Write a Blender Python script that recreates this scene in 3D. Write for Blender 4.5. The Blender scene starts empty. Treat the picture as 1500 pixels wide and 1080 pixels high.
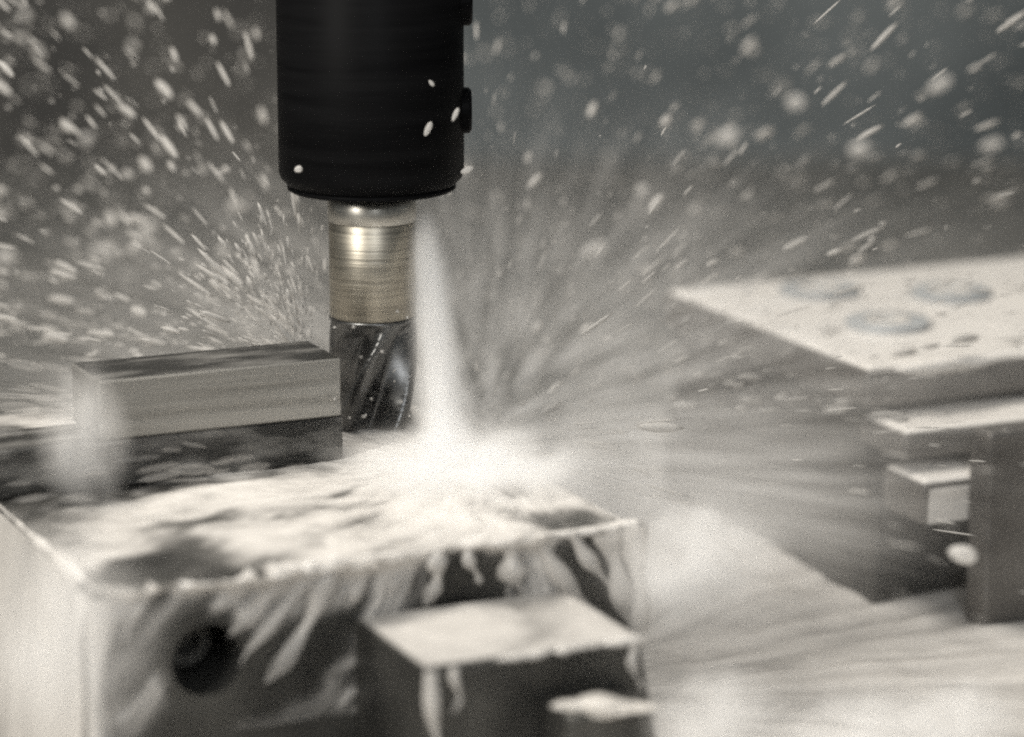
import bpy, bmesh, math, random
import numpy as np
from mathutils import Vector, Matrix

random.seed(7); rng = np.random.default_rng(7)
scene = bpy.context.scene
COL = scene.collection
R_ = math.radians

# ------------------------------------------------------------------ camera
F_PX = 4575.0
AZ, EL = R_(24.6), R_(12.8)
FWD = Vector((math.cos(EL)*math.sin(AZ), math.cos(EL)*math.cos(AZ), -math.sin(EL)))
RGT = Vector((math.cos(AZ), -math.sin(AZ), 0.0))
UPV = RGT.cross(FWD)
D0 = F_PX/6600.0
CAM = -((548-750)/F_PX*D0*RGT + (540-625)/F_PX*D0*UPV + D0*FWD)
cd = bpy.data.cameras.new('camera')
cd.sensor_width = 36.0; cd.lens = 36.0*F_PX/1500.0
cd.clip_start = 0.02; cd.clip_end = 20.0
cd.dof.use_dof = True; cd.dof.focus_distance = 0.672; cd.dof.aperture_fstop = 7.5
cam = bpy.data.objects.new('camera', cd); COL.objects.link(cam)
M = Matrix((RGT, UPV, -FWD)).transposed().to_4x4(); M.translation = CAM
cam.matrix_world = M
scene.camera = cam

# ------------------------------------------------------------------ world, lamps, exposure
w = bpy.data.worlds.new('World'); scene.world = w; w.use_nodes = True
bg = w.node_tree.nodes['Background']
bg.inputs[0].default_value = (0.90, 0.95, 0.95, 1); bg.inputs[1].default_value = 0.12

def area(name, loc, target, size, power, col):
    l = bpy.data.lights.new(name, 'AREA'); l.shape = 'RECTANGLE'
    l.size, l.size_y = size; l.energy = power; l.color = col
    o = bpy.data.objects.new(name, l); COL.objects.link(o)
    o.location = loc
    o.rotation_euler = (Vector(target)-Vector(loc)).to_track_quat('-Z', 'Y').to_euler()
    return o
area('work_lamp', (-0.08, 0.14, 0.75), (0.02, 0.0, 0.0), (0.45, 0.30), 7.6, (1.0, 0.945, 0.865))
area('work_lamp.001', (-0.75, -0.36, 0.42), (0.0, 0.0, 0.02), (0.14, 0.36), 5.5, (1.0, 0.96, 0.89))
area('door_lamp', (-0.22, -0.85, 0.50), (0.0, 0.0, 0.0), (0.14, 0.30), 2.2, (0.96, 0.98, 1.0))
scene.view_settings.view_transform = 'Standard'; scene.view_settings.look = 'None'
scene.view_settings.exposure = 0.16; scene.view_settings.gamma = 1.0
cy = scene.cycles
cy.max_bounces = 12; cy.diffuse_bounces = 2; cy.glossy_bounces = 2; cy.volume_bounces = 12
cy.transmission_bounces = 4; cy.transparent_max_bounces = 24
cy.volume_step_rate = 1.0; cy.volume_max_steps = 96
cy.use_adaptive_sampling = True; cy.adaptive_threshold = 0.03; cy.adaptive_min_samples = 16
cy.use_denoising = False; cy.pixel_filter_type = 'BLACKMAN_HARRIS'; cy.filter_width = 2.3
cy.sample_clamp_indirect = 4.0

# ------------------------------------------------------------------ helpers
def tag(o, label=None, cat=None, group=None, kind=None):
    if label: o['label'] = label
    if cat: o['category'] = cat
    if group: o['group'] = group
    if kind: o['kind'] = kind
    return o
def empty(name, loc=(0, 0, 0)):
    o = bpy.data.objects.new(name, None); COL.objects.link(o); o.location = loc
    o.empty_display_size = 0.01
    return o
def link(name, me, mat, parent=None, smooth=False):
    o = bpy.data.objects.new(name, me); COL.objects.link(o)
    me.materials.clear(); me.materials.append(mat)
    if parent:
        o.parent = parent
        off = Vector((0, 0, 0)); p = parent
        while p: off += p.location; p = p.parent
        o.location = -off
    if smooth:
        me.polygons.foreach_set('use_smooth', [True]*len(me.polygons))
    return o
def from_np(name, v, f, thick=None):
    me = bpy.data.meshes.new(name)
    v = np.asarray(v, dtype=np.float32); f = np.asarray(f, dtype=np.int32)
    me.vertices.add(len(v)); me.vertices.foreach_set('co', v.ravel())
    n = f.shape[1]
    me.loops.add(f.size); me.loops.foreach_set('vertex_index', f.ravel())
    me.polygons.add(len(f))
    me.polygons.foreach_set('loop_start', np.arange(0, f.size, n, dtype=np.int32))
    me.polygons.foreach_set('loop_total', np.full(len(f), n, dtype=np.int32))
    me.update(calc_edges=True)
    if thick is not None:
        me.attributes.new('thickness', 'FLOAT', 'POINT').data.foreach_set('value', np.asarray(thick, dtype=np.float32).ravel())
    return me
def bm_mesh(name, bm):
    me = bpy.data.meshes.new(name); bmesh.ops.recalc_face_normals(bm, faces=bm.faces)
    bm.to_mesh(me); bm.free(); return me
def box(name, lo, hi, mat, parent=None, bev=0.0008, seg=2, top=None):
    """bevelled box in world metres; top=(dx0,dx1,dy0,dy1) insets the upper rim"""
    bm = bmesh.new()
    (x0, y0, z0), (x1, y1, z1) = lo, hi
    t = top or (0, 0, 0, 0)
    vs = [bm.verts.new(p) for p in ((x0, y0, z0), (x1, y0, z0), (x1, y1, z0), (x0, y1, z0),
          (x0+t[0], y0+t[2], z1), (x1-t[1], y0+t[2], z1), (x1-t[1], y1-t[3], z1), (x0+t[0], y1-t[3], z1))]
    for q in ((3, 2, 1, 0), (4, 5, 6, 7), (0, 1, 5, 4), (1, 2, 6, 5), (2, 3, 7, 6), (3, 0, 4, 7)):
        bm.faces.new([vs[i] for i in q])
    if bev:
        bmesh.ops.bevel(bm, geom=bm.edges[:], offset=bev, segments=seg, affect='EDGES', profile=0.5)
    return link(name, bm_mesh(name, bm), mat, parent)
def lathe_np(prof, n=96, cx=0, cy_=0):
    """prof: (r,z) bottom to top, closed with caps when r>0 at the ends"""
    v, f = [], []
    for r, z in prof:
        for k in range(n):
            a = 2*math.pi*k/n
            v.append((cx+r*math.cos(a), cy_+r*math.sin(a), z))
    for i in range(len(prof)-1):
        for k in range(n):
            k2 = (k+1) % n
            f.append((i*n+k, i*n+k2, (i+1)*n+k2, (i+1)*n+k))
    return v, f
def lathe(name, prof, mat, parent=None, n=96, c=(0, 0)):
    v, f = lathe_np(prof, n, *c)
    bm = bmesh.new(); vv = [bm.verts.new(p) for p in v]
    for q in f: bm.faces.new([vv[i] for i in q])
    bm.faces.new([vv[i] for i in range(n)][::-1]); bm.faces.new([vv[i] for i in range(len(v)-n, len(v))])
    o = link(name, bm_mesh(name, bm), mat, parent)
    o.data.polygons.foreach_set('use_smooth', [len(p.vertices) == 4 for p in o.data.polygons])
    return o
def cam_pt(px, py, depth):
    px, py, depth = float(px), float(py), float(depth)
    return CAM + depth*(FWD + (px-750)/F_PX*RGT + (540-py)/F_PX*UPV)
def on_plane(px, py, ax, c):
    d = FWD + (px-750)/F_PX*RGT + (540-py)/F_PX*UPV
    return CAM + d*((c-CAM[ax])/d[ax])

_perm = rng.random((64, 64, 64))
def vnoise(x, y, z=0.0):
    x, y, z = np.broadcast_arrays(np.asarray(x, float), np.asarray(y, float), np.asarray(z, float))
    i, j, k = np.floor(x).astype(int), np.floor(y).astype(int), np.floor(z).astype(int)
    u, v, s = x-i, y-j, z-k
    u, v, s = [t*t*(3-2*t) for t in (u, v, s)]
    P = lambda a, b, c: _perm[(i+a) & 63, (j+b) & 63, (k+c) & 63]
    return (((P(0,0,0)*(1-u)+P(1,0,0)*u)*(1-v)+(P(0,1,0)*(1-u)+P(1,1,0)*u)*v)*(1-s)
           +((P(0,0,1)*(1-u)+P(1,0,1)*u)*(1-v)+(P(0,1,1)*(1-u)+P(1,1,1)*u)*v)*s)
def fbm(x, y, z=0.0, o=4):
    r, a, t = 0.0, 1.0, 0.0
    for _ in range(o):
        r = r + a*vnoise(x, y, z); t += a
        x, y, z, a = np.asarray(x)*2.03+11.3, np.asarray(y)*2.03+5.7, np.asarray(z)*2.03+3.1, a*0.5
    return r/t

def tube_np(path, n=32, wob=0.0, seed=0):
    """path: (Vector, radius); closed tube"""
    v, f = [], []
    m = len(path)
    for i, (p, r) in enumerate(path):
        d = (path[min(i+1, m-1)][0]-path[max(i-1, 0)][0]).normalized()
        a = d.cross(Vector((0.3, 1, 0.1))).normalized(); b = d.cross(a)
        for k in range(n):
            t = 2*math.pi*k/n
            rr = r*(1+wob*(float(fbm(math.cos(t)*1.2+seed, math.sin(t)*1.2, i*.35, 3))-.5)*2)
            v.append(p+a*rr*math.cos(t)+b*rr*math.sin(t))
    for i in range(m-1):
        for k in range(n): f.append((i*n+k, i*n+(k+1) % n, (i+1)*n+(k+1) % n, (i+1)*n+k))
    return v, f, n

# ------------------------------------------------------------------ materials
def mat(name, col, rough=0.5, metal=0.0, **kw):
    m = bpy.data.materials.new(name); m.use_nodes = True
    b = m.node_tree.nodes['Principled BSDF']
    b.inputs['Base Color'].default_value = (*col, 1); b.inputs['Roughness'].default_value = rough
    b.inputs['Metallic'].default_value = metal
    for k, v in kw.items(): b.inputs[k].default_value = v
    return m
def wear_or_sheen(m, scale=(60, 60, 60), cols=((.2, .2, .2), (.3, .3, .3)), rough=(.3, .5), bump=0.0, lo=.3, hi=.7, detail=6, bdist=.0004):
    nt = m.node_tree; N, L = nt.nodes, nt.links; b = N['Principled BSDF']
    tc = N.new('ShaderNodeTexCoord'); mp = N.new('ShaderNodeMapping'); mp.inputs['Scale'].default_value = scale
    nz = N.new('ShaderNodeTexNoise'); nz.inputs['Scale'].default_value = 1.0; nz.inputs['Detail'].default_value = detail
    L.new(tc.outputs['Object'], mp.inputs[0]); L.new(mp.outputs[0], nz.inputs['Vector'])
    rp = N.new('ShaderNodeValToRGB'); rp.color_ramp.elements[0].position = lo; rp.color_ramp.elements[1].position = hi
    rp.color_ramp.elements[0].color = (*cols[0], 1); rp.color_ramp.elements[1].color = (*cols[1], 1)
    L.new(nz.outputs['Fac'], rp.inputs[0]); L.new(rp.outputs[0], b.inputs['Base Color'])
    mr = N.new('ShaderNodeMapRange'); mr.inputs['To Min'].default_value, mr.inputs['To Max'].default_value = rough
    L.new(nz.outputs['Fac'], mr.inputs[0]); L.new(mr.outputs[0], b.inputs['Roughness'])
    if bump:
        bp = N.new('ShaderNodeBump'); bp.inputs['Strength'].default_value = bump; bp.inputs['Distance'].default_value = bdist
        L.new(nz.outputs['Fac'], bp.inputs['Height']); L.new(bp.outputs[0], b.inputs['Normal'])
    return m
MAT = {}
MAT['black'] = wear_or_sheen(mat('black_oxide', (.006, .006, .007), .42), (30, 30, 500), ((.003, .003, .0033), (.006, .006, .0064)), (.4, .55), .04)
MAT['black'].node_tree.nodes['Principled BSDF'].inputs['Specular IOR Level'].default_value = .04
MAT['shank'] = wear_or_sheen(mat('turned_steel', (.55, .53, .49), .25, 1.0), (25, 25, 1500), ((.27, .25, .21), (.52, .48, .40)), (.36, .52), .3, .25, .75, 5, .0003)
MAT['polish'] = wear_or_sheen(mat('polished_steel', (.7, .69, .66), .16, 1.0), (40, 40, 400), ((.42, .40, .36), (.6, .58, .53)), (.3, .4), .15)
MAT['flute'] = wear_or_sheen(mat('dark_carbide', (.1, .1, .1), .3, 1.0), (90, 90, 140), ((.07, .07, .07), (.2, .2, .195)), (.2, .45), .3)
MAT['bar'] = wear_or_sheen(mat('milled_steel', (.42, .41, .38), .42, .85), (22, 160, 700), ((.25, .243, .225), (.40, .39, .365)), (.4, .58), .25)
MAT['bartop'] = wear_or_sheen(mat('wet_dark_steel', (.06, .06, .06), .3, .0, **{'Specular IOR Level': .25}), (60, 200, 200), ((.018, .018, .017), (.17, .165, .155)), (.3, .55), .3, .45, .72)
MAT['block'] = wear_or_sheen(mat('dark_fixture_steel', (.1, .1, .095), .4, .75), (45, 45, 45), ((.03, .03, .029), (.11, .108, .10)), (.32, .55), .3)
MAT['vise'] = wear_or_sheen(mat('vise_steel', (.2, .19, .18), .45, .7), (40, 40, 60), ((.085, .08, .075), (.20, .19, .178)), (.4, .6), .2)
MAT['washer'] = wear_or_sheen(mat('blued_steel', (.2, .22, .24), .5, .0), (90, 90, 90), ((.22, .235, .245), (.34, .355, .36)), (.3, .5), .1)
MAT['wall'] = wear_or_sheen(mat('enclosure_paint', (.1, .105, .11), .6), (8, 8, 8), ((.048, .058, .062), (.118, .134, .139)), (.5, .7), 0, .36, .62, 4)  # large blotches put mottled reflections into the wall colour
MAT['panel'] = wear_or_sheen(mat('panel_paint', (.06, .058, .053), .6), (9, 9, 9), ((.026, .025, .023), (.088, .085, .077)), (.5, .7), 0, .38, .62, 4)  # left half: the same reflections mottled into a darker, warmer colour
MAT['table'] = wear_or_sheen(mat('wet_table', (.4, .39, .37), .4, 0), (24, 24, 24), ((.06, .061, .058), (.13, .128, .12)), (.3, .55), .2)

def milky(name, col=(.74, .71, .665), rough=.3, trans=.35):
    m = bpy.data.materials.new(name); m.use_nodes = True
    nt = m.node_tree; N, L = nt.nodes, nt.links; b = N['Principled BSDF']
    b.inputs['Base Color'].default_value = (*col, 1); b.inputs['Roughness'].default_value = rough
    t = N.new('ShaderNodeBsdfTranslucent'); t.inputs[0].default_value = (*col, 1)
    mx = N.new('ShaderNodeMixShader'); mx.inputs[0].default_value = trans
    L.new(b.outputs[0], mx.inputs[1]); L.new(t.outputs[0], mx.inputs[2]); L.new(mx.outputs[0], N['Material Output'].inputs[0])
    return m
MAT['milk'] = milky('milky_coolant')
MAT['drop'] = milky('coolant_droplets', (.60, .585, .56), .6, .5)
def thin(m, alpha):
    N, L = m.node_tree.nodes, m.node_tree.links
    src = N['Material Output'].inputs[0].links[0].from_socket
    t = N.new('ShaderNodeBsdfTransparent'); mx = N.new('ShaderNodeMixShader'); mx.inputs[0].default_value = alpha
    L.new(t.outputs[0], mx.inputs[1]); L.new(src, mx.inputs[2]); L.new(mx.outputs[0], N['Material Output'].inputs[0])
    return m
MAT['sweep'] = thin(milky('coolant_streaks', (.78, .755, .72), .6, .5), .10)
MAT['big'] = thin(milky('coolant_drop', (.86, .84, .81), .5, .5), .62)

MAT['film'] = milky('coolant_film', (.64, .615, .58), .28, 0.0)
def film_by_thickness(m, k):
    # a milky film hides the metal only where it is thick: cover = 1 - exp(-thickness / k)
    N, L = m.node_tree.nodes, m.node_tree.links
    src = N['Material Output'].inputs[0].links[0].from_socket
    at = N.new('ShaderNodeAttribute'); at.attribute_name = 'thickness'
    q = N.new('ShaderNodeMath'); q.operation = 'MULTIPLY'; q.inputs[1].default_value = -1/k; L.new(at.outputs['Fac'], q.inputs[0])
    e_ = N.new('ShaderNodeMath'); e_.operation = 'EXPONENT'; L.new(q.outputs[0], e_.inputs[0])
    t = N.new('ShaderNodeBsdfTransparent'); mx = N.new('ShaderNodeMixShader')
    L.new(e_.outputs[0], mx.inputs[0]); L.new(src, mx.inputs[1]); L.new(t.outputs[0], mx.inputs[2]); L.new(mx.outputs[0], N['Material Output'].inputs[0])
film_by_thickness(MAT['film'], .0006)
def vol(name, dens, col=(1.0, .978, .945), aniso=.0):
    m = bpy.data.materials.new(name); m.use_nodes = True
    nt = m.node_tree; N, L = nt.nodes, nt.links
    N.remove(N['Principled BSDF'])
    s = N.new('ShaderNodeVolumeScatter'); s.inputs['Color'].default_value = (*col, 1)
    s.inputs['Density'].default_value = dens; s.inputs['Anisotropy'].default_value = aniso
    L.new(s.outputs[0], N['Material Output'].inputs['Volume'])
    return m

def vol_sphere(name, dens, noise=2.0, lo=.35, hi=.7, power=1.0, radial=False, stretch=1.0, offset=(0, 0, 0), squash=(1, 1, 1)):
    """scattering volume for a unit-sphere object: dense heart, ragged thinning rim"""
    m = vol(name, dens); nt = m.node_tree; N, L = nt.nodes, nt.links
    s_ = [q for q in N if q.type == 'VOLUME_SCATTER'][0]
    tc = N.new('ShaderNodeTexCoord')
    ln = N.new('ShaderNodeVectorMath'); ln.operation = 'LENGTH'; L.new(tc.outputs['Object'], ln.inputs[0])
    mr = N.new('ShaderNodeMapRange'); mr.interpolation_type = 'SMOOTHSTEP'
    mr.inputs['From Min'].default_value = 1.0; mr.inputs['From Max'].default_value = .05
    L.new(ln.outputs['Value'], mr.inputs[0])
    pw = N.new('ShaderNodeMath'); pw.operation = 'POWER'; pw.inputs[1].default_value = power; L.new(mr.outputs[0], pw.inputs[0])
    nz = N.new('ShaderNodeTexNoise'); nz.inputs['Scale'].default_value = noise; nz.inputs['Detail'].default_value = 3.0
    if radial:
        sb_ = N.new('ShaderNodeVectorMath'); sb_.operation = 'SUBTRACT'; sb_.inputs[1].default_value = offset; L.new(tc.outputs['Object'], sb_.inputs[0])
        sq_ = N.new('ShaderNodeVectorMath'); sq_.operation = 'MULTIPLY'; sq_.inputs[1].default_value = squash; L.new(sb_.outputs[0], sq_.inputs[0])
        nm = N.new('ShaderNodeVectorMath'); nm.operation = 'NORMALIZE'; L.new(sq_.outputs[0], nm.inputs[0])
        sc = N.new('ShaderNodeVectorMath'); sc.operation = 'MULTIPLY_ADD'
        sc.inputs[1].default_value = (1, 1, 1); L.new(nm.outputs[0], sc.inputs[0])
        s2 = N.new('ShaderNodeVectorMath'); s2.operation = 'SCALE'; s2.inputs['Scale'].default_value = stretch
        L.new(tc.outputs['Object'], s2.inputs[0]); L.new(s2.outputs[0], sc.inputs[2])
        L.new(sc.outputs[0], nz.inputs['Vector'])
    else:
        L.new(tc.outputs['Object'], nz.inputs['Vector'])
    nr = N.new('ShaderNodeMapRange'); nr.interpolation_type = 'SMOOTHSTEP'
    nr.inputs['From Min'].default_value = lo; nr.inputs['From Max'].default_value = hi; L.new(nz.outputs['Fac'], nr.inputs[0])
    mu = N.new('ShaderNodeMath'); mu.operation = 'MULTIPLY'; L.new(pw.outputs[0], mu.inputs[0]); L.new(nr.outputs[0], mu.inputs[1])
    md = N.new('ShaderNodeMath'); md.operation = 'MULTIPLY'; md.inputs[1].default_value = dens; L.new(mu.outputs[0], md.inputs[0])
    L.new(md.outputs[0], s_.inputs['Density'])
    return m
def vol_jet(name, dens):
    """scattering volume for a unit cylinder (z 0 bottom to 1 top): thin at the nozzle, widening downward"""
    m = vol(name, dens); nt = m.node_tree; N, L = nt.nodes, nt.links
    s_ = [q for q in N if q.type == 'VOLUME_SCATTER'][0]
    tc = N.new('ShaderNodeTexCoord'); sp = N.new('ShaderNodeSeparateXYZ'); L.new(tc.outputs['Object'], sp.inputs[0])
    def math_(op, a, b=None, c=None):
        q = N.new('ShaderNodeMath'); q.operation = op
        for k, t in enumerate((a, b, c)):
            if t is None: continue
            if isinstance(t, (int, float)): q.inputs[k].default_value = t
            else: L.new(t, q.inputs[k])
        return q.outputs[0]
    x, y, z = sp.outputs
    rr = math_('SQRT', math_('ADD', math_('MULTIPLY', x, x), math_('MULTIPLY', y, y)))
    cv = N.new('ShaderNodeFloatCurve'); c = cv.mapping.curves[0]
    pts = [(0, .50), (.12, .43), (.35, .37), (.6, .33), (.8, .26), (.92, .18), (1, .10)]
    c.points[0].location = pts[0]; c.points[1].location = pts[-1]
    for p in pts[1:-1]: c.points.new(*p)
    cv.mapping.update(); L.new(z, cv.inputs['Value'])
    q = math_('DIVIDE', rr, cv.outputs[0])
    g_ = math_('EXPONENT', math_('MULTIPLY', math_('MULTIPLY', q, q), -1.6))
    mp = N.new('ShaderNodeMapping'); mp.inputs['Scale'].default_value = (3.0, 3.0, 2.2); L.new(tc.outputs['Object'], mp.inputs[0])
    nz = N.new('ShaderNodeTexNoise'); nz.inputs['Scale'].default_value = 1.5; nz.inputs['Detail'].default_value = 3; L.new(mp.outputs[0], nz.inputs['Vector'])
    nr = N.new('ShaderNodeMapRange'); nr.inputs['From Min'].default_value = .25; nr.inputs['From Max'].default_value = .65
    nr.inputs['To Min'].default_value = .35; L.new(nz.outputs['Fac'], nr.inputs[0])
    fd = N.new('ShaderNodeMapRange'); fd.interpolation_type = 'SMOOTHSTEP'
    fd.inputs['From Min'].default_value = 1.0; fd.inputs['From Max'].default_value = .72; fd.inputs['To Min'].default_value = .03; L.new(z, fd.inputs[0])
    d = math_('MULTIPLY', math_('MULTIPLY', math_('MULTIPLY', g_, nr.outputs[0]), fd.outputs[0]), dens)
    L.new(d, s_.inputs['Density'])
    return m

# ------------------------------------------------------------------ setting
ZT = -0.058                                    # table height
def quad(name, pts, m, kind='structure'):
    o = link(name, from_np(name, pts, [(0, 1, 2, 3)]), m); tag(o, kind=kind); return o
fh = Vector((math.sin(AZ), math.cos(AZ), 0))
cw = fh*0.75
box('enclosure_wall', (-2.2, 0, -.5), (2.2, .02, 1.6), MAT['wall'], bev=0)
wx = CAM.dot(RGT) + (545-750)/F_PX*(0.75/math.cos(EL)+.72)
box('enclosure_panel', (-2.2, -.012, -.5), (wx, -.002, 1.6), MAT['panel'], bev=.002)
o = bpy.data.objects['enclosure_panel']; o.location = cw; o.rotation_euler = (0, 0, -AZ); tag(o, kind='structure')
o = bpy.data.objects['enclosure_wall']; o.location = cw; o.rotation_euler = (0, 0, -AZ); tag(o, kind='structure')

# machine table, a sheet rippled by streaks of coolant running outward from the cut
def table_sheet():
    nx, ny = 300, 300
    X, Y = np.meshgrid(np.linspace(-.5, .9, nx), np.linspace(-.5, .75, ny))
    dx, dy = X-.01, Y+.035
    r = np.hypot(dx, dy)+1e-4; th = np.arctan2(dy, dx)
    h = (fbm(X*40, Y*40, 1.0, 3)-.5)*.004
    v = np.stack([X, Y, ZT+h], -1).reshape(-1, 3)
    i = np.arange((ny-1)*nx).reshape(ny-1, nx)[:, :-1].ravel()
    return from_np('machine_table', v, np.stack([i, i+1, i+nx+1, i+nx], -1))
tag(link('machine_table', table_sheet(), MAT['table'], smooth=True), kind='structure')

# ------------------------------------------------------------------ tool holder and end mill
th = empty('tool_holder', (0, 0, .0535))
HR = .0202
lathe('body', [(.0105, .0541), (HR-.0032, .0541), (HR-.0020, .0546), (HR-.0013, .0554), (HR-.0004, .0563), (HR, .0576), (HR, .135)], MAT['black'], th, 128)
lathe('nose_rim', [(HR-.0034, .0534), (HR-.0024, .0534), (HR-.0018, .0538), (HR-.0018, .0545), (HR-.0034, .0545)], MAT['black'], th, 128)
def screw(zc, rad, az, prot):
    bm = bmesh.new()
    n = 28
    prof = [(rad, -.004), (rad, prot-.0006), (rad-.0006, prot), (rad*.5, prot), (rad*.5, prot-.002)]
    rings = []
    for r, h in prof:
        nn = n
        rings.append([bm.verts.new((h, r*math.cos(2*math.pi*k/nn), r*math.sin(2*math.pi*k/nn))) for k in range(nn)])
    for a, b in zip(rings, rings[1:]):
        for k in range(n): bm.faces.new((a[k], a[(k+1) % n], b[(k+1) % n], b[k]))
    bm.faces.new(rings[-1]); bm.faces.new(rings[0][::-1])
    me = bm_mesh('set_screw', bm)
    me.transform(Matrix.Translation((0, 0, zc)) @ Matrix.Rotation(az, 4, 'Z') @ Matrix.Translation((HR, 0, 0)))
    return link('set_screw', me, MAT['black'], th)
AZR = -AZ                                      # screen right
screw(.0705, .0050, AZR+.05, .0016)
screw(.0945, .0056, AZR+.05, .0018)
tag(th, 'black cylindrical tool holder with set screws, gripping the steel cutter', 'tool holder')

em = empty('end_mill', (0, 0, 0))
SR = .0097
lathe('shank_collar', [(SR-.0001, .0466), (SR, .0468), (SR, .0545)], MAT['polish'], em)
lathe('shank', [(SR-.0006, .0252), (SR-.0002, .0256), (SR-.0002, .0465), (SR-.0004, .0467)], MAT['shank'], em)
def fluted():
    n, mz, nf = 96, 60, 4
    v, f = [], []
    for i in range(mz):
        z = .0008+(.0251-.0008)*i/(mz-1)
        tw = z/.0251*1.5
        run = min(1, max(0, (.0251-z)/.004))    # flutes run out into the shank
        for k in range(n):
            a = 2*math.pi*k/n
            ph = ((a-tw)*nf/(2*math.pi)) % 1
            if ph < .12: r = 1.0
            elif ph < .3: r = 1-.08*(ph-.12)/.18
            else:
                t = (ph-.3)/.7
                r = .92-.5*math.sin(math.pi*min(1, t*1.02))**.8*(1-.25*t)
            r = 1-(1-r)*run
            v.append((SR*r*math.cos(a), SR*r*math.sin(a), z))
    for i in range(mz-1):
        for k in range(n):
            f.append((i*n+k, i*n+(k+1) % n, (i+1)*n+(k+1) % n, (i+1)*n+k))
    bm = bmesh.new(); vv = [bm.verts.new(p) for p in v]
    for q in f: bm.faces.new([vv[j] for j in q])
    bm.faces.new(vv[:n][::-1]); bm.faces.new(vv[-n:])
    return bm_mesh('fluted_head', bm)
o = link('fluted_head', fluted(), MAT['flute'], em, True)
tag(em, 'steel end mill with bright shank and dark wet flutes under the holder', 'end mill')

# ------------------------------------------------------------------ work: fixture block, bar, backing block, step
YF = -.0967
fb = empty('fixture_block', (-.039, YF, ZT))
HC, HZ, HRAD = -.0731, -.0155, .0070
def block_with_hole():
    bm = bmesh.new()
    x0, x1, y0, y1, z0, z1 = -.0942, .0160, YF, .045, ZT, 0
    n = 40
    ring = [bm.verts.new((HC+HRAD*math.cos(2*math.pi*k/n), y0, HZ+HRAD*math.sin(2*math.pi*k/n))) for k in range(n)]
    outer = []
    for k in range(n):                         # a square frame round the counterbore
        a = 2*math.pi*k/n; c, s = math.cos(a), math.sin(a); m_ = .0105/max(abs(c), abs(s))
        outer.append(bm.verts.new((HC+m_*c, y0, HZ+m_*s)))
    for k in range(n): bm.faces.new((ring[k], outer[k], outer[(k+1) % n], ring[(k+1) % n]))
    deep = [bm.verts.new((v.co.x, y0+.016, v.co.z)) for v in ring]
    for k in range(n): bm.faces.new((ring[k], ring[(k+1) % n], deep[(k+1) % n], deep[k]))
    bm.faces.new(deep)
    q = n//8
    P = [outer[q], outer[3*q], outer[5*q], outer[7*q]]   # corners: +x+z, -x+z, -x-z, +x-z
    V = lambda x, y, z: bm.verts.new((x, y, z))
    tl, tr, bl, br = V(x0, y0, z1), V(x1, y0, z1), V(x0, y0, z0), V(x1, y0, z0)
    side = lambda a, b: [outer[i % n] for i in range(a, b+1)]
    bm.faces.new(side(q, 3*q)+[tl, tr]); bm.faces.new(side(3*q, 5*q)+[bl, tl])
    bm.faces.new(side(5*q, 7*q)+[br, bl]); bm.faces.new(side(7*q, 9*q)+[tr, br])
    tl2, tr2, bl2, br2 = V(x0, y1, z1), V(x1, y1, z1), V(x0, y1, z0), V(x1, y1, z0)
    bm.faces.new((tl, tr, tr2, tl2)); bm.faces.new((bl, tl, tl2, bl2)); bm.faces.new((br, br2, tr2, tr))
    bm.faces.new((tl2, tr2, br2, bl2)); bm.faces.new((bl, bl2, br2, br))
    edges = [e for e in bm.edges if len(set(v for v in e.verts) & {tl, tr, tl2, tr2, bl, br}) == 2]
    bmesh.ops.bevel(bm, geom=edges, offset=.0012, segments=2, affect='EDGES', profile=.5)
    return bm_mesh('body', bm)
link('body', block_with_hole(), MAT['block'], fb)
bm = bmesh.new()                               # socket screw deep in the counterbore
n = 24; rings = []
for r, y in ((.0052, YF+.016), (.0052, YF+.0125), (.0047, YF+.012), (.0027, YF+.012), (.0027, YF+.0145)):
    nn = n
    rings.append([bm.verts.new((HC+r*math.cos(2*math.pi*k/n), y, HZ+r*math.sin(2*math.pi*k/n))) for k in range(n)])
for a, b in zip(rings, rings[1:]):
    for k in range(n): bm.faces.new((a[k], a[(k+1) % n], b[(k+1) % n], b[k]))
bm.faces.new(rings[-1])
link('socket_screw', bm_mesh('socket_screw', bm), MAT['block'], fb)
tag(fb, 'large dark steel fixture block with round counterbored hole, flooded with coolant', 'fixture block')

st = empty('step_jaw', (-.022, -.114, ZT))
box('upper_step', (-.0437, -.1310, -.040), (.0002, YF-.0002, -.0111), MAT['block'], st, .0007)
box('lower_step', (-.0437, -.1345, ZT), (.0062, YF-.0004, -.0402), MAT['block'], st, .001)
box('sloped_rib', (.0003, -.1290, -.0400), (.0062, YF-.0004, -.0125), MAT['block'], st, .0004, 1, top=(0, .0056, 0, 0))
box('front_lug', (-.0205, -.1430, -.0400), (-.0030, -.1312, -.0195), MAT['block'], st, .001, 2)
tag(st, 'low stepped jaw jutting from the front of the fixture block', 'jaw')

sb = box('steel_bar', (-.0716, -.0281, .0106), (-.0188, -.0094, .0230), MAT['bar'], None, .00025, 1)
tag(sb, 'brushed square steel bar ending sharply beside the cutter', 'steel bar')
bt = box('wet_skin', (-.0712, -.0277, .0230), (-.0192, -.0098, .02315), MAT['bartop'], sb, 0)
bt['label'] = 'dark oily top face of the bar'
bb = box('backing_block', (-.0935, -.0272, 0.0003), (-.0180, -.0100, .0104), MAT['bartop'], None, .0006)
tag(bb, 'dark wet block directly under the brushed steel bar', 'steel block')

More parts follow.
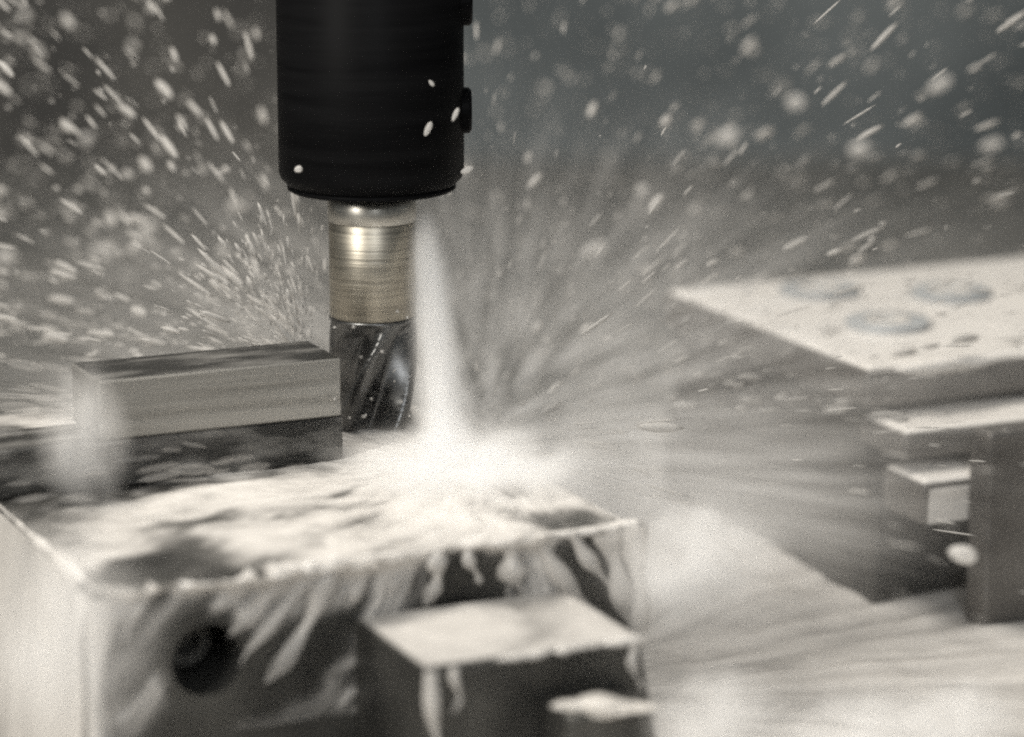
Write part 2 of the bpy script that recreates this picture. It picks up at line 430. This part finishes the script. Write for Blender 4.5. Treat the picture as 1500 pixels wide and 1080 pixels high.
# ------------------------------------------------------------------ vise at the right
vi = empty('machine_vise', (.19, .05, ZT))
VY = .000
def plate_with_holes(name, x0, x1, y0, y1, z0, z1, holes, m, parent):
    b = box(name, (x0, y0, z0), (x1, y1, z1), m, parent, .0009)
    return b
box('top_plate', (.1268, VY, -.0085), (.330, .106, 0), MAT['vise'], vi, .0009)
box('core', (.1300, .006, -.030), (.330, .1045, -.0087), MAT['block'], vi, .0006)
box('middle_plate', (.1285, -.0150, -.0180), (.330, .0058, -.0122), MAT['vise'], vi, .0008)
box('lower_plate', (.1290, -.0230, -.0320), (.330, -.0045, -.0225), MAT['vise'], vi, .0008)
box('base', (.1275, -.004, ZT), (.330, .1060, -.0302), MAT['block'], vi, .001)
for (px, py) in ((1300, 485), (1200, 437), (1392, 441)):
    c = on_plane(px, py, 2, 0)
    lathe('bolt_head', [(.0062, .0002), (.0062, .0029), (.0056, .0034), (.0030, .0034), (.0028, .0026)], MAT['milk'], vi, 32, (c.x, c.y))
    lathe('washer', [(.0108, .0001), (.0108, .0028), (.0104, .0030), (.0064, .0030)], MAT['washer'], vi, 32, (c.x, c.y))
tag(vi, 'stepped steel vise with bolt heads on its white wet top', 'vise')
sp = on_plane(1450, 636, 1, -.0330)
box('stop_block', (sp.x, -.0330, ZT), (sp.x+.045, -.0245, sp.z), MAT['vise'], None, .001)
tag(bpy.data.objects['stop_block'], 'small grey block standing in front of the vise at right edge', 'stop block')

Fn, Rn, Un, Cn = (np.array(q[:]) for q in (FWD, RGT, UPV, CAM))
fhn = np.array(fh[:])
# ------------------------------------------------------------------ coolant: films on the metal
IMP = np.array([.006, -.040])
def grid_faces(nx, ny):
    i = np.arange((ny-1)*nx).reshape(ny-1, nx)[:, :-1].ravel()
    return np.stack([i, i+1, i+nx+1, i+nx], -1)
def top_film(name, x0, x1, y0, y1, z, nx, ny, th0=.0006, amp=.0012, centre=IMP, far=0.0):
    X, Y = np.meshgrid(np.linspace(x0, x1, nx), np.linspace(y0, y1, ny))
    dx, dy = X-centre[0], Y-centre[1]; r = np.hypot(dx, dy)+1e-4; t = np.arctan2(dy, dx)
    t = t+.25*(fbm(X*60, Y*60, 3.3, 2)-.5)
    h = th0 - far*np.clip((r-.03)/.06, 0, 1.3) + amp*(fbm(np.cos(t)*7+9, np.sin(t)*7+4, np.log(r)*3.0, 4)-.5)*2.4 + amp*.7*(fbm(X*190, Y*190, 7.7, 4)-.5)
    h += .0030*np.exp(-(r/.022)**2)
    edge = np.minimum.reduce([X-x0, x1-X, Y-y0, y1-Y]); h = h*np.clip(edge/.0015, .0, 1)**.5
    h = np.log1p(np.exp(np.clip(h/.0003, -30, 30)))*.0003
    return np.stack([X, Y, z+.00015+.4*h], -1).reshape(-1, 3), grid_faces(nx, ny), h.ravel()
def side_film(x0, x1, z0, z1, y, nx, nz, seed, th0, amp, slant=0.0, fx=170, fz=26, lip=.0014):
    X, Z = np.meshgrid(np.linspace(x0, x1, nx), np.linspace(z0, z1, nz))
    d = (z1-Z)
    wx = .010*(fbm(X*70, Z*70, seed+2, 3)-.5); wz = .012*(fbm(X*60+9, Z*60, seed+5, 3)-.5)
    sl = slant*np.clip((-.01-X)/.05, -.6, 1.2)
    t = amp*(fbm((X+sl*d+wx)*fx, (Z+wz)*fz, seed, 5)-.5) + th0 - .016*np.clip(d-.004, 0, 1)
    t -= .004*np.clip(1.5-np.hypot(X-HC, Z-HZ)/HRAD, 0, 1)*(y == YF)
    t += lip*(np.exp(-(d/.0022)**2)*(fbm(X*110, seed, d*60, 3)*1.5-.25) + np.exp(-d/.010)*1.6*np.clip(fbm((X+sl*d+wx)*95, d*25, seed+7, 3)-.52, 0, 1))
    t = np.log1p(np.exp(np.clip(t/.0003, -30, 30)))*.0003
    return np.stack([X, y-.00015-t, Z], -1).reshape(-1, 3), grid_faces(nx, nz), t.ravel()
def bead(p0, p1, r, n, seed):
    p0, p1 = Vector(p0), Vector(p1); path = []
    for k in range(n+1):
        u = k/n
        q = float(fbm(u*9+seed, seed, 0.3, 3))
        path.append((p0.lerp(p1, u)+Vector((0, -.0004*q, -.0003*q)), r*max(.12, (q-.30)*2.6)))
    v_, f_, _ = tube_np(path, 8, .3, seed)
    return np.array([q[:] for q in v_]), np.array(f_), np.full(len(v_), .0015)
def ropes(spots, y, z1, seed):
    r_ = np.random.default_rng(seed); out = []
    for x, ln, rad, sl in spots:
        n_ = 14; path = []; ph = r_.random()*6
        for k in range(n_+1):
            u = k/n_
            path.append((Vector((x-sl*ln*u+.0016*math.sin(u*5+ph)*u, y-.0002-.3*rad*math.sin(u*3), z1-ln*u)),
                         rad*(1.25-.8*u+.35*math.sin(u*11+ph))*(1 if k < n_ else .1)))
        v_, f_, _ = tube_np(path, 10, .45, seed+x*900)
        out.append((np.array([q[:] for q in v_]), np.array(f_), np.full(len(v_), .0001)+.0007*np.repeat(np.linspace(1, .05, n_+1), 10)))
    return out
def merge(parts):
    V, Fc, T, off = [], [], [], 0
    for q in parts:
        V.append(q[0]); Fc.append(q[1]+off); off += len(q[0])
        if len(q) > 2: T.append(q[2])
    r = (np.concatenate(V), np.concatenate(Fc))
    return r+(np.concatenate(T),) if T else r
v, f, tk = merge([top_film('a', -.0936, .0155, YF+.0004, .044, .0, 340, 400, .0010, .0021, IMP, .0010),
              side_film(-.0936, .0155, -.030, .0008, YF, 380, 170, 4.2, -.0007, .0075, .9, 150, 45, .0070),
              side_film(-.0933, -.0182, .0006, .0102, -.0272, 200, 30, 6.3, -.0008, .0028, .0, 40, 160, .0005),
              bead((-.060, YF-.0005, .0004), (.0155, YF-.0005, .0004), .0015, 110, 7.3)]+ropes([(-.088, .007, .0016, .5), (-.083, .010, .0012, .8), (-.064, .006, .0015, .9), (-.058, .012, .0018, .8), (-.052, .018, .0014, .8), (-.0475, .022, .0020, .6),  # pale bead on the top front edge stands for its highlight
              (-.041, .010, .0013, .3), (-.034, .009, .0011, .2), (-.027, .011, .0016, .1), (-.020, .008, .0010, -.1), (-.012, .012, .0022, -.3), (-.006, .020, .0019, -.7), (.002, .016, .0013, -.6),
              (.009, .024, .0020, -.3), (.014, .030, .0024, -.15)], YF-.0004, .0004, 11))
tag(link('coolant_film', from_np('coolant_film', v, f, tk), MAT['film'], smooth=True),
    'milky coolant sheet flooding the fixture block and streaming over its edge', 'coolant', kind='stuff')
v, f, tk = merge([top_film('b', -.0434, -.0001, -.1306, YF-.0012, -.0111, 160, 160, .0006, .0010),
              side_film(-.0434, .0, -.0400, -.0106, -.1310, 180, 130, 9.1, -.0022, .0040, .0, 90, 30),
              bead((-.030, -.1311, -.0110), (.0002, -.1311, -.0110), .0011, 60, 1.7)]+ropes([(-.0425, .024, .0012, 0), (-.038, .009, .0008, 0), (-.0015, .010, .0009, 0)], -.1313, -.0112, 5))  # pale bead added along the jaw's front edge as its white glint line
tag(link('coolant_film', from_np('coolant_film', v, f, tk), MAT['film'], smooth=True),
    'pale coolant layer lying on the low stepped jaw', 'coolant', kind='stuff')
v, f, tk = merge([top_film('c', .1276, .329, .0012, .105, .0, 200, 160, .0030, .0012),
              top_film('d', .1288, .329, -.0146, .0055, -.0122, 160, 40, .0026, .0008),
              top_film('e', .1293, .329, -.0226, -.0048, -.0225, 160, 40, .0026, .0008),
              side_film(.1295, .329, -.0315, -.0228, -.0230, 200, 40, 2.2, .0010, .0014, .0, 60, 60),
              bead((.1272, .0, .0002), (.329, .0, .0002), .0016, 120, 4.1)])  # pale bead added along the vise front edge as its bright highlight
tag(link('coolant_film', from_np('coolant_film', v, f, tk), MAT['film'], smooth=True),
    'white coolant layer covering the top and ledges of the vise at right', 'coolant', kind='stuff')

# left end of the fixture block, washed by a falling sheet with a thick bright rim
Yg, Zg = np.meshgrid(np.linspace(YF-.0008, .04, 160), np.linspace(ZT, .0006, 110))
t = .0009+.0016*(fbm(Yg*70+Zg*20, Zg*22, 5.5, 4)-.42)+.0022*np.exp(-((Yg-YF-.0015-.003*np.sin(Zg*75))/.0022)**2)
t = np.maximum(t, .0001); v = np.stack([-.0944-t, Yg, Zg], -1).reshape(-1, 3)
rim = tube_np([(Vector((-.0946+.0006*math.sin(k*.9), YF-.0008-.0005*math.cos(k*1.3), .0008-k*.0035)), .0022+.0009*math.sin(k*.7+1)) for k in range(17)], 16, .6, 2)
v, f, tk = merge([(v, grid_faces(160, 110), t.ravel()), (np.array([q[:] for q in rim[0]]), np.array(rim[1]), np.full(len(rim[0]), .0009)),
                  bead((-.0940, YF, .0004), (-.0940, .04, .0004), .0019, 90, 3.9)])
tag(link('coolant_sheet', from_np('coolant_sheet', v, f, tk), MAT['film'], smooth=True),
    'pale coolant sheet falling down the left end of the fixture block', 'coolant', kind='stuff')

# ------------------------------------------------------------------ coolant: jet, splash
def vol_object(name, me, m, c, axes, step, label, cat):
    o = link(name, me, m)
    Mx = Matrix((axes[0], axes[1], axes[2])).transposed().to_4x4(); Mx.translation = c
    o.matrix_world = Mx
    m.cycles.volume_step_rate = step
    return tag(o, label, cat, kind='stuff')
def unit_sphere(name):
    bm = bmesh.new(); bmesh.ops.create_icosphere(bm, subdivisions=3, radius=1.03); return bm_mesh(name, bm)
def unit_cyl(name):
    bm = bmesh.new(); n = 32
    a = [bm.verts.new((math.cos(2*math.pi*k/n), math.sin(2*math.pi*k/n), 0)) for k in range(n)]
    b = [bm.verts.new((math.cos(2*math.pi*k/n), math.sin(2*math.pi*k/n), 1)) for k in range(n)]
    for k in range(n): bm.faces.new((a[k], a[(k+1) % n], b[(k+1) % n], b[k]))
    bm.faces.new(a[::-1]); bm.faces.new(b); return bm_mesh(name, bm)
def vball(name, c, rad, m, step, label, cat, tilt=0.0):
    ca, sa = math.cos(tilt), math.sin(tilt); Zv = Vector((0, 0, 1))
    ax = ((RGT*ca+Zv*sa)*rad[0], fh*rad[1], (Zv*ca-RGT*sa)*rad[2])
    return vol_object(name, unit_sphere(name), m, Vector(c), ax, step, label, cat)
jt, jb = cam_pt(617, 270, .684), cam_pt(657, 700, .650)
ja = jt-jb; jx = ja.cross(fh).normalized(); jy = ja.cross(jx).normalized()
JW = .0106
vol_object('coolant_jet', unit_cyl('coolant_jet'), vol_jet('jet_spray', 900.0), jb, (jx*JW, jy*JW, ja), .6,
           'white milky coolant jet falling beside the cutter', 'coolant jet')

def blob_np(c, rad, seed, amp=.35, sub=4):
    bm = bmesh.new(); bmesh.ops.create_icosphere(bm, subdivisions=sub, radius=1)
    P = np.array([v.co[:] for v in bm.verts]); bm.verts.index_update()
    Fc = np.array([[v.index for v in q.verts] for q in bm.faces]); bm.free()
    d = 1+amp*(fbm(P[:, 0]*1.6+seed, P[:, 1]*1.6, P[:, 2]*1.6+seed, 4)-.5)*2
    P = P*d[:, None]
    # rad: along screen right, along view (horizontal), vertical
    A = np.array([RGT[:], fh[:], (0, 0, 1)])
    return P*np.array(rad) @ A + np.array(c), Fc
def blobs(name, items, m, label, cat):
    v, f = merge([blob_np(*it) for it in items])
    return tag(link(name, from_np(name, v, f), m, smooth=True), label, cat, kind='stuff')
g = lambda px, py, z: tuple(on_plane(px, py, 2, z))
vball('coolant_splash', g(690, 690, .003), (.036, .030, .0125), vol_sphere('splash_spray', 360.0, 3.2, .28, .68, 1.6), .7,
      'dense white splash where the jet strikes the block', 'splash')
vball('spray_puff', cam_pt(1010, 820, .60), (.0230, .016, .0175), vol_sphere('puff_spray', 170.0, 1.9, .33, .68, 1.3), .8,
      'soft pale puff of spray right of the fixture block', 'spray', .2)
vball('falling_stream', cam_pt(120, 640, .628), (.0120, .006, .0205), vol_sphere('stream_spray', 240.0, 1.6, .3, .62, 1.1), .8,
      'pale veil of coolant falling past the left end of the bar', 'coolant', .04)
def mist(c, rad, dens, label):
    return vball('coolant_mist', c, rad, vol('mist_spray', dens), 1.0, label, 'mist')
# the mist leaves the cut in rays: denser and thinner streaks fanning out
mc, mr_ = Vector((.012, -.034, -.004))+fh*.055, (.185, .070, .095)
mo = Vector((.010, -.034, .006))-mc
vball('coolant_mist', mc, mr_, vol_sphere('mist_spray', 27.0, 14.0, .42, .68, 1.5, True, .16,
      (mo.dot(RGT)/mr_[0], mo.dot(fh)/mr_[1], mo.z/mr_[2]), mr_), .8,
      'pale mist of coolant fanning out in rays behind the cutter', 'mist')
lc, lr = Vector((.008, -.036, -.010))+RGT*.040+fh*.004, (.078, .042, .034)
lo_ = Vector((.006, -.038, .002))-lc
vball('coolant_mist', lc, lr, vol_sphere('low_mist_spray', 42.0, 17.0, .40, .66, 1.2, True, .12,
      (lo_.dot(RGT)/lr[0], lo_.dot(fh)/lr[1], lo_.z/lr[2]), lr), .6,
      'low pale mist streaking to the right from the foot of the jet', 'mist')
for (px, py, dp, rad, dn, sd, lb) in (
        (1045, 1050, .55, (.0160, .012, .0125), 170, 1.7, 'pale puff of spray beside the lower right of the stepped jaw'),
        (1250, 1075, .55, (.0230, .012, .0120), 170, 1.9, 'wide pale puff of spray along the bottom edge of the picture'),
        (1400, 1060, .55, (.0150, .012, .0125), 170, 2.1, 'pale puff of spray nearest the lower right corner'),
        (90, 930, .55, (.0220, .012, .0290), 100, 1.6, 'pale haze of spray over the left end of the fixture block')):
    vball('spray_puff', cam_pt(px, py, dp), rad, vol_sphere('puff_spray', dn, sd, .3, .66, 1.2), .8, lb, 'spray', .1)
blobs('coolant_puddle', [(g(880, 1036, -.0193), (.0085, .0036, .0014), 2.0, .95)], MAT['milk'],
      'small white coolant puddle on the front lug of the jaw', 'puddle')

# table film: thick and thin streaks running outward from the cut
def table_film():
    nx, ny = 420, 420
    X, Y = np.meshgrid(np.linspace(-.30, .60, nx), np.linspace(-.32, .50, ny))
    dx, dy = X-.01, Y+.035; r = np.hypot(dx, dy)+1e-4; t = np.arctan2(dy, dx)+.06*(fbm(X*30, Y*30, 8.1, 3)-.5)
    h = .0009-.0018*np.clip((Y-.05)/.2, 0, 1)+.0017*(fbm(np.cos(t)*26+9, np.sin(t)*26+4, np.log(r)*2.2, 4)-.5)+.0010*(fbm(X*120, Y*120, 2.7, 4)-.5)
    h = np.log1p(np.exp(np.clip(h/.0003, -30, 30)))*.0003
    zt = ZT + (fbm(X*40, Y*40, 1.0, 3)-.5)*.004 + .002 + h
    return from_np('coolant_film', np.stack([X, Y, zt], -1).reshape(-1, 3), grid_faces(nx, ny), h.ravel())
tag(link('coolant_film', table_film(), MAT['film'], smooth=True), 'streaky pale coolant spreading over the machine table', 'coolant', kind='stuff')

# ------------------------------------------------------------------ coolant: flying droplets
def spindle(n=6):
    rings = ((-1, 0), (-.72, .62), (-.1, 1.0), (.5, .8), (1, 0))
    v, f = [], []
    v.append((-1, 0, 0))
    for x, r in rings[1:-1]:
        for k in range(n): v.append((x, r*math.cos(2*math.pi*k/n), r*math.sin(2*math.pi*k/n)))
    v.append((1, 0, 0))
    for k in range(n): f.append((0, 1+(k+1) % n, 1+k))
    for i in range(2):
        for k in range(n):
            a, b, c, d = 1+i*n+k, 1+i*n+(k+1) % n, 1+(i+1)*n+(k+1) % n, 1+(i+1)*n+k
            f += [(a, b, c), (a, c, d)]
    L_ = len(v)-1
    for k in range(n): f.append((L_, 1+2*n+k, 1+2*n+(k+1) % n))
    return np.array(v), np.array(f)
SV, SF = spindle()
def streaks(pos, dirs, half_len, rad):
    n = len(pos)
    d = dirs/np.linalg.norm(dirs, axis=1)[:, None]
    up = np.tile(np.array([.31, .2, .93]), (n, 1))
    a = np.cross(d, up); a /= np.linalg.norm(a, axis=1)[:, None]; b = np.cross(d, a)
    V = (pos[:, None, :] + SV[None, :, 0:1]*(d*half_len[:, None])[:, None, :]
         + SV[None, :, 1:2]*(a*rad[:, None])[:, None, :] + SV[None, :, 2:3]*(b*rad[:, None])[:, None, :])
    Fc = (SF[None]+(np.arange(n)*len(SV))[:, None, None]).reshape(-1, 3)
    return V.reshape(-1, 3), Fc
def in_view(p, m=120):
    q = p-Cn; z = q@Fn
    x = 750+F_PX*(q@Rn)/z; y = 540-F_PX*(q@Un)/z
    return (x > -m) & (x < 1500+m) & (y > -m) & (y < 1080+m), x, y, z
def spray(n, org, az_mu, az_sd, el_a, rmin, rmax, rpow, size, length, seed, thin_focus=True):
    r_ = np.random.default_rng(seed)
    az = r_.normal(az_mu, az_sd, n)            # 0 = straight away from the camera, + = to the right
    el = el_a[0]+(el_a[1]-el_a[0])*r_.random(n)**el_a[2]
    # clumps: sheets leave the cutter in ragged bundles
    cl = fbm(az*9+seed, el*9, seed*.37, 3)
    keep = r_.random(n) < np.clip((cl-.32)*3.2, .05, 1)
    r = rmin+(rmax-rmin)*r_.random(n)**rpow
    d = (np.sin(az)*np.cos(el))[:, None]*Rn + (np.cos(az)*np.cos(el))[:, None]*fhn + np.sin(el)[:, None]*np.array([0, 0, 1.])
    p = np.asarray(org)+d*r[:, None]
    p[:, 2] -= .35*r*r                         # drops fall a little
    dd = d.copy(); dd[:, 2] -= .7*r
    dd += r_.normal(0, .07, dd.shape)
    s = size[0]*np.exp(r_.normal(0, size[1], n)); s = np.clip(s, .00008, .0013)
    l = s*(length[0]+(length[1]-length[0])*r_.random(n)**2)
    l = np.minimum(l, .0055)
    ok, x, y, z = in_view(p)
    near = (np.abs(z-.672) < .05) & (r > .045) & thin_focus
    ok &= keep & (p[:, 2] > ZT+.004) & (~near | (r_.random(n) < .22))
    ok &= ~((z < .675) & (x > 390) & (x < 610) & (y < 640) & (r_.random(n) < .9))
    s = np.where(near, np.minimum(s, .00022), s)
    return p[ok], dd[ok], l[ok], s[ok]
O1 = np.array([.008, -.030, .004]); O2 = np.array([-.008, -.004, .012])
sets = [
    spray(7500, O1, R_(42), R_(20), (R_(-4), R_(38), 2.2), .04, .52, .75, (.00021, .75), (4, 22), 1),    # fan to the right and back
    spray(8000, O2, R_(-40), R_(20), (R_(-2), R_(42), 2.3), .03, .46, .75, (.00022, .75), (3, 18), 2),  # fan to the left and back
    spray(2600, O1, R_(0), R_(38), (R_(2), R_(60), 1.5), .05, .42, .75, (.00018, .75), (3, 14), 3),        # up and back
    spray(900, O1, R_(92), R_(26), (R_(-14), R_(11), 1.0), .02, .26, .9, (.00011, .45), (10, 36), 4),    # low, to the right
    spray(4500, O1, R_(0), R_(34), (R_(-2), R_(30), 1.1), .22, .56, .9, (.00030, .5), (5, 16), 12),       # far, faint
    spray(60, O1, R_(0), R_(55), (R_(6), R_(50), 1.2), .14, .44, .8, (.0011, .40), (1.4, 5), 5),         # heavier drops
    spray(700, np.array([-.012, .004, .012]), R_(-60), R_(30), (R_(10), R_(75), 1.0), .004, .040, .9, (.00020, .5), (3, 10), 8),   # burst left of the flutes
]
rf = np.random.default_rng(5)                  # drops thrown across the flutes
pf = np.array([cam_pt(x_, y_, d_)[:] for x_, y_, d_ in zip(rf.uniform(485, 600, 16), 455+170*rf.random(16)**.7, rf.uniform(.640, .674, 16))])
sets.append((pf, rf.normal(0, 1, (16, 3))+Rn*.8, rf.uniform(.0002, .0007, 16), rf.uniform(.0001, .00040, 16)))
parts = [streaks(*q) for q in sets]
v, f = merge(parts)
print('spray tris', len(f))
sweeps = [streaks(*spray(700, O1, R_(-100), R_(26), (R_(-6), R_(8), 1.0), .05, .14, .9, (.0006, .4), (6, 16), 32, False))]
v2, f2 = merge(sweeps)
tag(link('coolant_streaks', from_np('coolant_streaks', v2, f2), MAT['sweep'], smooth=True),
    'soft pale streaks of coolant sweeping low across the block and past the bar', 'spray', kind='stuff')
tag(link('coolant_spray', from_np('coolant_spray', v, f), MAT['drop'], smooth=True),
    'countless white coolant droplets and streaks flung outward from the cutter', 'spray', kind='stuff')

# ------------------------------------------------------------------ single drops that stand out
def drop(px, py, depth, hl, rad, ang, label):
    """one drop at a photo position and distance; hl, rad in mm; ang = tilt in the picture"""
    if depth > .7:
        hl, rad, depth = hl*(depth+.13)/depth*.9, rad*(depth+.13)/depth*.9, depth+.13
    c = cam_pt(px, py, depth)
    d = RGT*math.cos(R_(ang))+UPV*math.sin(R_(ang))
    bm = bmesh.new(); bmesh.ops.create_icosphere(bm, subdivisions=2, radius=1)
    for v in bm.verts:
        k = .5*(v.co.x+1); v.co.y *= .75+.25*k; v.co.z *= .75+.25*k
        v.co.x *= hl*.001; v.co.y *= rad*.001; v.co.z *= rad*.001
    me = bm_mesh('coolant_drop', bm)
    a = d.cross(FWD).normalized(); me.transform(Matrix((d, a, d.cross(a))).transposed().to_4x4())
    o = link('coolant_drop', me, MAT['big'], None, True); o.location = c
    return tag(o, label, 'drop', 'coolant drops flying through the air')
drop(1165, 150, .775, 2.6, 2.2, 10, 'round blurred coolant drop highest of the large pale drops at upper right')
drop(1258, 219, .775, 3.0, 2.2, 15, 'bright oval coolant drop between the vise and the upper right corner')
drop(1065, 200, .775, 3.8, 2.1, 25, 'tilted oval coolant drop about midway between holder and right edge')
drop(1376, 124, .760, 3.8, 1.7, 30, 'slanted coolant drop with a trailing streak near the upper right corner')
drop(1452, 212, .760, 3.4, 1.5, 18, 'slim slanted coolant drop closest to the right edge above the vise')
drop(940, 279, .730, 1.6, 1.4, 40, 'small round coolant drop right of the holder nose')
drop(870, 365, .740, 3.6, 1.3, 28, 'long slanted coolant drop right of the jet')
drop(343, 302, .750, 1.9, 1.9, 0, 'round bright coolant drop just left of the holder nose')
drop(214, 340, .780, 4.0, 2.2, 55, 'big slanted coolant drop well left of the shank')
drop(152, 366, .770, 4.0, 1.5, -12, 'flat wide coolant drop above the left end of the bar')
drop(327, 367, .740, 1.8, 1.3, 5, 'small oval coolant drop between the bar and the holder')
drop(8, 376, .780, 2.8, 2.3, 0, 'coolant drop cut by the left edge above the bar')
drop(127, 205, .770, 1.9, 1.6, 60, 'small round coolant drop high up toward the left edge')
drop(36, 22, .770, 1.3, 1.6, 0, 'small coolant drop in the upper left corner')
drop(1410, 812, .590, 2.9, 2.0, -12, 'large pale coolant drop below the vise near the right edge')
drop(218, 770, .620, 1.7, 1.5, 30, 'round pale coolant drop above the counterbored hole')
drop(627, 189, .655, 1.7, .75, 65, 'bright slanted coolant streak on the lower right of the black holder')
drop(667, 168, .655, 1.6, .6, 65, 'bright slanted coolant streak by the lower set screw')
drop(632, 122, .655, .8, .5, -50, 'tiny coolant speck on the middle of the black holder')
drop(437, 248, .655, .9, .8, 20, 'faint coolant speck at the lower left corner of the black holder')
drop(684, 249, .668, 1.5, .8, 25, 'coolant splash drop at the right corner of the holder nose')
